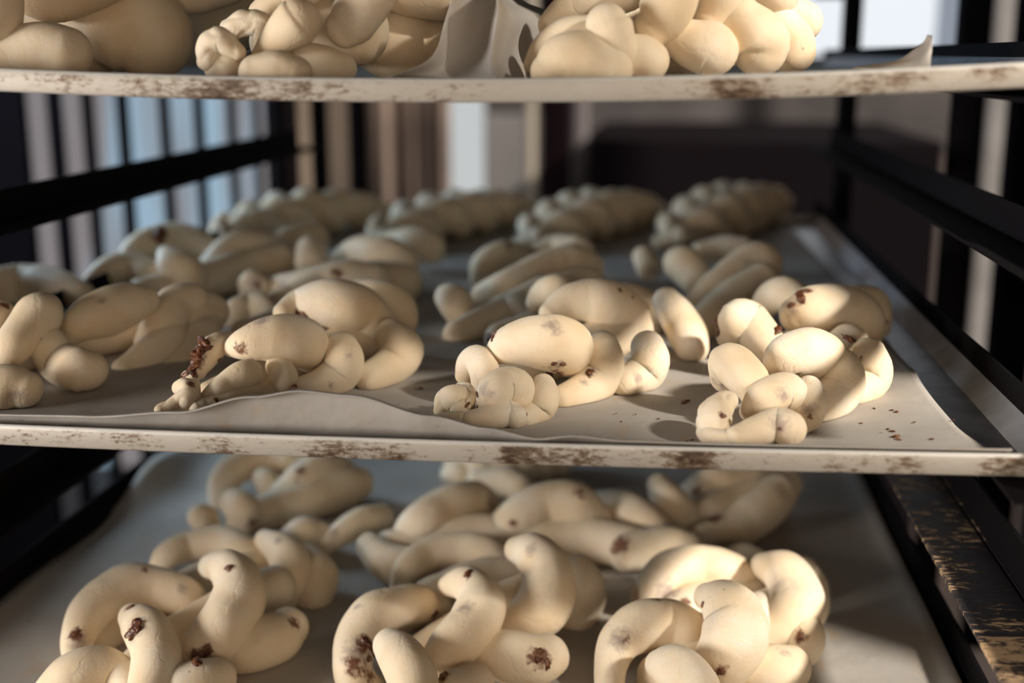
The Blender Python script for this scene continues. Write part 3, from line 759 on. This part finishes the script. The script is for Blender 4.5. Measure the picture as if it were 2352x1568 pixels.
loaf('low', 'blurred dough plait towards the right back of the lowest tray', [
    (0, 1.7, [(1515, 1115, 26), (1535, 1150, 38), (1570, 1195, 38, 1.1), (1600, 1220, 30, 1)]),
    (1, 2.0, [(1590, 1140, 32, 1.5), (1640, 1115, 42), (1710, 1090, 46), (1760, 1085, 40)]),
    (2, 1.2, [(1610, 1235, 30), (1680, 1215, 42), (1750, 1170, 46), (1790, 1130, 40)]),
    (0, 1.0, [(1620, 1190, 45), (1720, 1150, 50), (1800, 1110, 40)]),
  ], stains=[(1600, 1130, 26, 1), (1640, 1190, 36, 1)], seg=20)
axis_plait('low', (1040, 1085), (1290, 1050), 'dim plait at the very back of the lowest tray, just under the middle tray rim', None, seed=9)

# ---- top tray (seen almost edge on)
loaf('top', 'smooth plump plaited dough at the left end of the top tray', [
    (0, .565, [(-60, 60, 70), (-25, 40, 72), (-15, -20, 66)]),
    (1, .572, [(-60, 140, 75), (30, 130, 72), (110, 118, 70), (150, 125, 66)]),
    (2, .600, [(60, -40, 70), (120, -12, 66), (190, -30, 62), (260, -60, 60)]),
    (0, .630, [(210, 10, 90), (270, 45, 108), (325, 70, 110), (352, 92, 96)]),
    (1, .660, [(370, -40, 60), (440, -30, 62), (520, -50, 60)]),
    (2, .740, [(430, 60, 90), (500, 40, 90), (560, 20, 80)]),
    (1, .640, [(60, 60, 110), (200, 80, 100)]),
  ], group=None, seg=36)
loaf('top', 'plaited dough left of centre on the top tray, tail twisted into a knot', [
    (0, .562, [(478, 140, 26), (480, 108, 28), (505, 92, 30), (530, 110, 24), (548, 122, 18)], 0.14),
    (2, .566, [(500, 150, 36), (525, 150, 34)], 0.08),
    (1, .582, [(530, 68, 26), (565, 52, 28), (600, 58, 28), (610, 85, 24)], 0.14),
    (2, .572, [(596, 128, 20), (625, 100, 34), (662, 68, 50), (684, 50, 54), (690, 45, 50)]),
    (0, .600, [(600, 30, 30), (640, 0, 36), (700, -30, 44)]),
    (1, .592, [(880, -60, 60), (840, 0, 60), (805, 50, 56), (790, 64, 46)]),
    (1, .553, [(585, 168, 40), (635, 166, 48), (680, 172, 42)], 0.03),
    (2, .585, [(700, 140, 44), (750, 150, 44), (785, 158, 38)]),
    (0, .655, [(850, 60, 80), (900, 90, 92), (960, 110, 90), (1000, 110, 70)]),
    (2, .635, [(900, -50, 70), (960, -25, 66), (1020, -10, 56)]),
    (0, .620, [(620, 100, 50), (720, 70, 80), (820, 70, 80)]),
  ], group=None, seg=36)
loaf('top', 'pale plaited dough at the right of the top tray, bright in the sun', [
    (0, .560, [(1262, 168, 46), (1300, 142, 68), (1350, 148, 72), (1400, 165, 56)], 0.015),
    (1, .580, [(1225, 150, 24), (1255, 115, 40), (1300, 85, 44), (1350, 70, 36)]),
    (2, .565, [(1392, 50, 46), (1397, 66, 54), (1410, 95, 50), (1425, 120, 40)]),
    (0, .605, [(1270, 60, 36), (1310, 25, 44), (1380, 0, 48), (1440, -20, 46)]),
    (1, .580, [(1545, -60, 64), (1535, 0, 66), (1515, 45, 58), (1500, 62, 46)]),
    (1, .572, [(1430, 130, 50), (1470, 130, 50), (1492, 142, 48)]),
    (2, .588, [(1550, 80, 44), (1590, 100, 56), (1630, 112, 62), (1640, 120, 58)]),
    (0, .600, [(1660, -60, 60), (1655, -10, 60), (1640, 25, 46), (1630, 40, 38)]),
    (0, .602, [(1700, 40, 52), (1728, 75, 68), (1745, 105, 70), (1745, 120, 60)]),
    (1, .625, [(1790, 60, 50), (1815, 95, 56), (1818, 120, 54)]),
    (2, .645, [(1805, 35, 48), (1847, 50, 46)]),
    (2, .625, [(1740, -50, 58), (1785, -18, 58)]),
    (2, .640, [(1360, 80, 70), (1500, 90, 85), (1620, 70, 90), (1720, 60, 80)]),
  ], group=None, seg=36)

# curled pieces of parchment standing between the loaves of the top tray
def ruled(name, A, B, label, bulge=0.0, nu=24, nv=16):
    """A and B: lists of (px, py, Y) down the left and the right edge"""
    def line(L, t):
        k = t*(len(L)-1); i = min(int(k), len(L)-2); f = k - i
        P = [atY(*q) for q in L]
        p0 = P[max(0, i-1)]; p1 = P[i]; p2 = P[i+1]; p3 = P[min(len(P)-1, i+2)]
        return 0.5*((2*p1) + (p2-p0)*f + (2*p0-5*p1+4*p2-p3)*f*f + (3*p1-p0-3*p2+p3)*f**3)
    def fn(u, v):
        a = line(A, v); b = line(B, v)
        p = a.lerp(b, u); p.y += bulge*math.sin(math.pi*u)
        return p
    return sheet(name, fn, nu, nv, label, th=0.0004)
ruled('parchment_flap', [(1050, -60, .585), (1038, 0, .585), (1020, 60, .582), (1006, 110, .575), (972, 148, .565), (890, 178, .553)],
      [(1140, -60, .600), (1141, 0, .598), (1143, 30, .592), (1131, 100, .585), (1129, 140, .570), (1140, 182, .553)],
      'whitish parchment curling upright between the loaves of the top tray, left of two', bulge=0.022)
ruled('parchment_flap', [(1142, -60, .570), (1141, 0, .568), (1143, 30, .566), (1131, 100, .562), (1129, 140, .558), (1140, 184, .552)],
      [(1150, -60, .66), (1195, 0, .68), (1290, 42, .68), (1285, 90, .68), (1270, 140, .66), (1250, 182, .64)],
      'shaded parchment bending back beside the loaf on the right of the top tray', bulge=0.012)
ruled('parchment_flap', [(1960, 156, .60), (2000, 150, .598), (2060, 140, .590), (2100, 115, .585), (2122, 98, .583), (2132, 80, .582)],
      [(2120, 174, .552), (2130, 168, .555), (2136, 155, .56), (2138, 130, .57), (2139, 110, .575), (2139, 84, .580)],
      'pointed white corner of parchment turned up at the right of the top tray', bulge=-0.004)

# crumbs of filling scattered on the middle sheet
bm = bmesh.new()
for i, (px, py, s) in enumerate([(1576, 918, 9), (1570, 926, 5), (1327, 1000, 5), (1427, 968, 3), (1415, 950, 2.5), (2058, 1000, 8), (2050, 990, 5), (2064, 1008, 6), (2040, 985, 4), (2060, 945, 5), (2048, 942, 4),
                                 (1978, 972, 3), (2008, 938, 3), (1460, 952, 2.5), (1512, 962, 3), (2100, 970, 3), (965, 890, 6), (955, 893, 3), (1578, 1012, 5), (1590, 1010, 4), (2140, 1008, 4), (2190, 965, 2.5), (1500, 925, 2), (1390, 985, 2)]):
    p, r = place('mid', px, py, s, 0.6)
    blob(bm, Vector((p.x, p.y, surf('mid', p.x) + 0.0016)), Vector((0, 0, 1)), r, 1.3, i*1.9)
tag(obj('filling_crumbs', bm, FILL), 'tiny dark brown crumbs of filling scattered on the paper of the middle tray', 'crumbs', kind='stuff')

# ------------------------------------------------------------------ the rack
rk = empty('tray_rack', (0.5*(XL+XR), 0.95, -0.9), 'black steel rack whose angle rails carry the three trays', 'rack')
def angle_rail(xin, s, z, mat=BLACK, hf=0.026, wf=0.030, y0=0.50, y1=1.40):
    """L-shaped rail: flange reaching inwards to xin, wall on the outside; s=+1 right, -1 left"""
    t = 0.002; xo = xin + wf*s
    prof = [(xin, z), (xo, z), (xo, z+hf), (xo - t*s, z+hf), (xo - t*s, z+t), (xin, z+t)]
    bm = bmesh.new(); prism(bm, prof, y0, y1); return obj('rail', bm, mat, rk, False)
for z in (0.163+0.0035, 0.0, -0.160-0.0015):
    angle_rail(0.152, 1, z - 0.0052 + (0.0035 if z == 0 else 0)); angle_rail(-0.380, -1, z - 0.0048)
angle_rail(0.165, 1, 0.083, hf=0.020); angle_rail(0.165, 1, 0.241); angle_rail(-0.385, -1, 0.076, hf=0.022)
angle_rail(0.158, 1, -0.090, mat=SCR, wf=0.036, hf=0.003); angle_rail(0.190, 1, -0.0895, wf=0.005); angle_rail(-0.380, -1, -0.100, hf=0.022)
for x in (0.208, -0.438):
    for y in (1.395,):
        bm = bmesh.new(); box(bm, (x-0.0095, y-0.012, -0.9), (x+0.0095, y+0.012, 0.75), 0.002); obj('post', bm, BLACK, rk)
boxo('overhead_shade', (-0.45, 0.53, 0.325), (0.22, 1.41, 0.329), BLACK, rk)  # unseen sheet added to shade the top tray, where a further tray would sit
# outer frame of the rack on the right, holding the rails
for x, y in ((0.2520, 0.72), (0.262, 1.10)):
    bm = bmesh.new(); box(bm, (x-0.010, y-0.010, -0.9), (x+0.010, y+0.010, 0.75), 0.002); obj('post', bm, BLACK, rk)
bm = bmesh.new(); box(bm, (XL-0.05, 1.41, -0.9), (0.22, 1.43, -0.86)); obj('cross_bar', bm, BLACK, rk)

# ------------------------------------------------------------------ room behind the rack
def col(name, c, rough=0.8, **k): return plain(name, c, rough, **k)
YW = 3.4
boxo('floor', (-3.2, -2.6, -0.94), (2.6, YW+0.1, -0.90), plain('dark_tiled_floor', (0.06, 0.045, 0.04), 0.6, noise_amt=.3, scale=5))['kind'] = 'structure'
boxo('wall_back', (-3.2, YW, -0.9), (2.6, YW+0.1, 1.9), plain('umber_wall_paint', (0.11, 0.085, 0.075), 0.9, noise_amt=.2, scale=3))['kind'] = 'structure'
def upright(name, label, cat, px0, px1, py0, py1, Y, mat, th=0.05, group=None, bev=0.006):
    """a real board or post standing at depth Y that spans these pixels"""
    a = atY(px0, py1, Y); b = atY(px1, py0, Y); pv = 320 if py1 > 140 else 60
    a.x = atY(px0, pv, Y).x; b.x = atY(px1, pv, Y).x
    o = boxo(name, (a.x, Y, a.z), (b.x, Y+th, b.z), mat, bevel=bev, smooth=False)
    return tag(o, label, cat, group)
# pale blue windows at the left behind the bars
fr = plain('window_frame_paint', (0.10, 0.09, 0.09), 0.6)
def window(n, px0, px1, py0, py1, Y, mat, mull=()):
    a = atY(px0, py1, Y); b = atY(px1, py0, Y); pv = 320 if py1 > 200 else 60
    a.x = atY(px0, pv, Y).x; b.x = atY(px1, pv, Y).x
    o = boxo('window_%d' % n, (a.x, Y, a.z), (b.x, Y+0.012, b.z), mat); o['kind'] = 'structure'
    for i, m_ in enumerate(mull):
        c = atY(m_, 0, Y).x
        boxo('window_frame', (c-0.02, Y-0.02, a.z), (c+0.02, Y, b.z), fr, o)
    return o
def sky_pane(name, c1, c2, s, scale=1.6):
    m = emit(name, c1, s); nt = m.node_tree; e = [n for n in nt.nodes if n.type == 'EMISSION'][0]
    geo = N(nt, 'ShaderNodeNewGeometry'); mp = N(nt, 'ShaderNodeMapping'); mp.inputs['Scale'].default_value = (4.2, 1, 0.6)
    nt.links.new(geo.outputs['Position'], mp.inputs['Vector'])
    n = N(nt, 'ShaderNodeTexNoise', Scale=scale, Detail=1.0); nt.links.new(mp.outputs[0], n.inputs['Vector'])
    nt.links.new(ramp(nt, n.outputs['Fac'], [(0.38, c1), (0.62, c2)]), e.inputs[0]); return m
window(1, -260, 648, -700, 1480, 3.0, sky_pane('pale_daylight_street', (0.30, 0.43, 0.54), (0.22, 0.20, 0.205), 1.0, 2.2))
window(2, 1800, 2150, -700, 128, 2.9, emit('bright_daylight', (0.86, 0.90, 0.95), 0.95), mull=())
window(3, 2150, 2330, -700, 190, 2.9, emit('grey_daylight', (0.26, 0.29, 0.34), 1.0))
window(4, 1035, 1112, -300, 452, 2.9, emit('white_daylight_slit', (0.52, 0.54, 0.54), 1.0))

bars = empty('slatted_screen', (atY(300, 500, 1.62).x, 1.62, -0.9), 'row of dark upright bars before pale blue light, behind the left side of the rack', 'screen')
BM = plain('bar_paint_black', (0.004, 0.003, 0.004), 0.9, spec=0.04)
for (a0, a1) in [(-330, 74), (126, 154), (204, 225), (282, 305), (378, 397), (456, 474), (532, 546), (590, 600)]:
    p = atY(a0, 500, 1.62); q = atY(a1, 500, 1.62)
    boxo('bar', (p.x, 1.62, -0.9), (q.x, 1.636, 0.8), BM, bars, 0.002)
upright('door_frame_post', 'dark maroon-black upright post just right of the barred window', 'post', 634, 667, -600, 1100, 1.75, plain('maroon_black_paint', (0.022, 0.008, 0.010), 0.7), group=None)
tan = plain('tan_board', (0.48, 0.37, 0.28), 0.8, noise_amt=.25, scale=5)
brn = plain('brown_curtain', (0.24, 0.175, 0.14), 0.9, noise_amt=.35, scale=5)
gry = plain('grey_cabinet_paint', (0.14, 0.13, 0.125), 0.7, noise_amt=.2, scale=4)
upright('wooden_board', 'blurred tan board standing behind the rack, left of the brown curtain', 'board', 667, 838, -600, 900, 2.65, tan)
upright('shelf_post', 'narrow black post before the tan board, the left one of two', 'post', 710, 738, -600, 900, 1.8, BM)
upright('shelf_post', 'narrow black post before the tan board, the right one of two', 'post', 798, 830, -600, 900, 1.8, BM)
# hanging brown curtain with folds
def curtain(u, v):
    a = atY(838, 900, 2.55); b = atY(1046, -500, 2.55)
    a.x = atY(838, 320, 2.55).x; b.x = atY(1036, 320, 2.55).x
    x = a.x + (b.x-a.x)*u
    return (x, 2.55 + 0.022*math.sin(u*17 + 1.2*math.sin(v*3)) + 0.008*math.sin(u*41), a.z + (b.z-a.z)*v)
sheet('curtain', curtain, 90, 12, 'blurred brown cloth hanging in folds behind the middle of the rack', brn, 0.003, cat='curtain')
upright('cabinet', 'blurred grey cabinet right of the bright slit of daylight', 'cabinet', 1112, 1235, 262, 900, 2.6, gry, th=.3)
upright('storage_box', 'dark box standing on top of the blurred grey cabinet', 'box', 1118, 1232, 205, 262, 2.6, plain('dark_box', (0.05, 0.04, 0.04), .8), th=.1)
upright('pipe', 'pale beige upright pipe behind the rack, left of the black doorway', 'pipe', 1205, 1236, -500, 900, 2.35, plain('beige_pipe', (0.34, 0.29, 0.23), .6), th=.03, bev=.01)
upright('shelf_post', 'broad blurred black post right of the beige pipe', 'post', 1240, 1308, -500, 900, 2.2, plain('reddish_black_paint', (0.007, 0.003, 0.004), .9, spec=.05))
upright('pipe', 'grey upright pipe right of the broad black post', 'pipe', 1312, 1352, -500, 900, 2.3, plain('grey_pipe', (0.13, 0.11, 0.11), .6), th=.03, bev=.01)
upright('oven', 'large dark oven body in the shadow behind the right half of the rack', 'oven', 1352, 2170, 325, 1500, 2.1, plain('black_enamel', (0.006, 0.004, 0.005), .9, spec=.05), th=.6)
upright('wall_panel', 'dull grey panel above the dark oven behind the rack', 'panel', 1352, 2235, 128, 345, 2.7, plain('dull_grey_panel', (0.060, 0.050, 0.048), .8, noise_amt=.55, scale=5), th=.1)
upright('rack_post', 'thin black upright post before the grey window at the right edge', 'post', 2236, 2262, -500, 1300, 1.6, BM, th=.03)
upright('pipe', 'grey upright strip at the right edge behind the black posts', 'pipe', 2262, 2318, -500, 1300, 2.4, plain('grey_strip', (0.26, 0.24, 0.23), .7, noise_amt=.3, scale=6), th=.03)
upright('rack_post', 'black upright post at the very right edge of the picture', 'post', 2318, 2420, -500, 1500, 1.5, BM, th=.03)
boxo('light_blocker_left', (-0.66, 0.46, -0.9), (-0.62, 0.92, 1.9), plain('dark_blocker_left', (0.03, 0.025, 0.025), .9))['kind'] = 'structure'  # unseen slab added to keep the left fill off the back rows
boxo('sun_blocker_right', (0.52, 0.42, -0.9), (0.60, 1.68, 1.9), plain('dark_blocker', (0.03, 0.025, 0.025), .9))['kind'] = 'structure'  # unseen slab added to block the sun from the deeper rows
# unseen slab added to cut the sun, stepped to shade low loaves more
e = Vector((0.0, 0.58, 0.03)) + SUN*2.55
bm = bmesh.new()
box(bm, (e.x-2.8, e.y-0.05, 1.34), (e.x, e.y, 1.9)); box(bm, (e.x-2.8, e.y-0.05, -0.9), (e.x+0.06, e.y, 1.34))
tag(obj('sun_blocker_front', bm, plain('sun_blocker_surface', (0.45, 0.38, 0.32), .9), None, False), kind='structure')
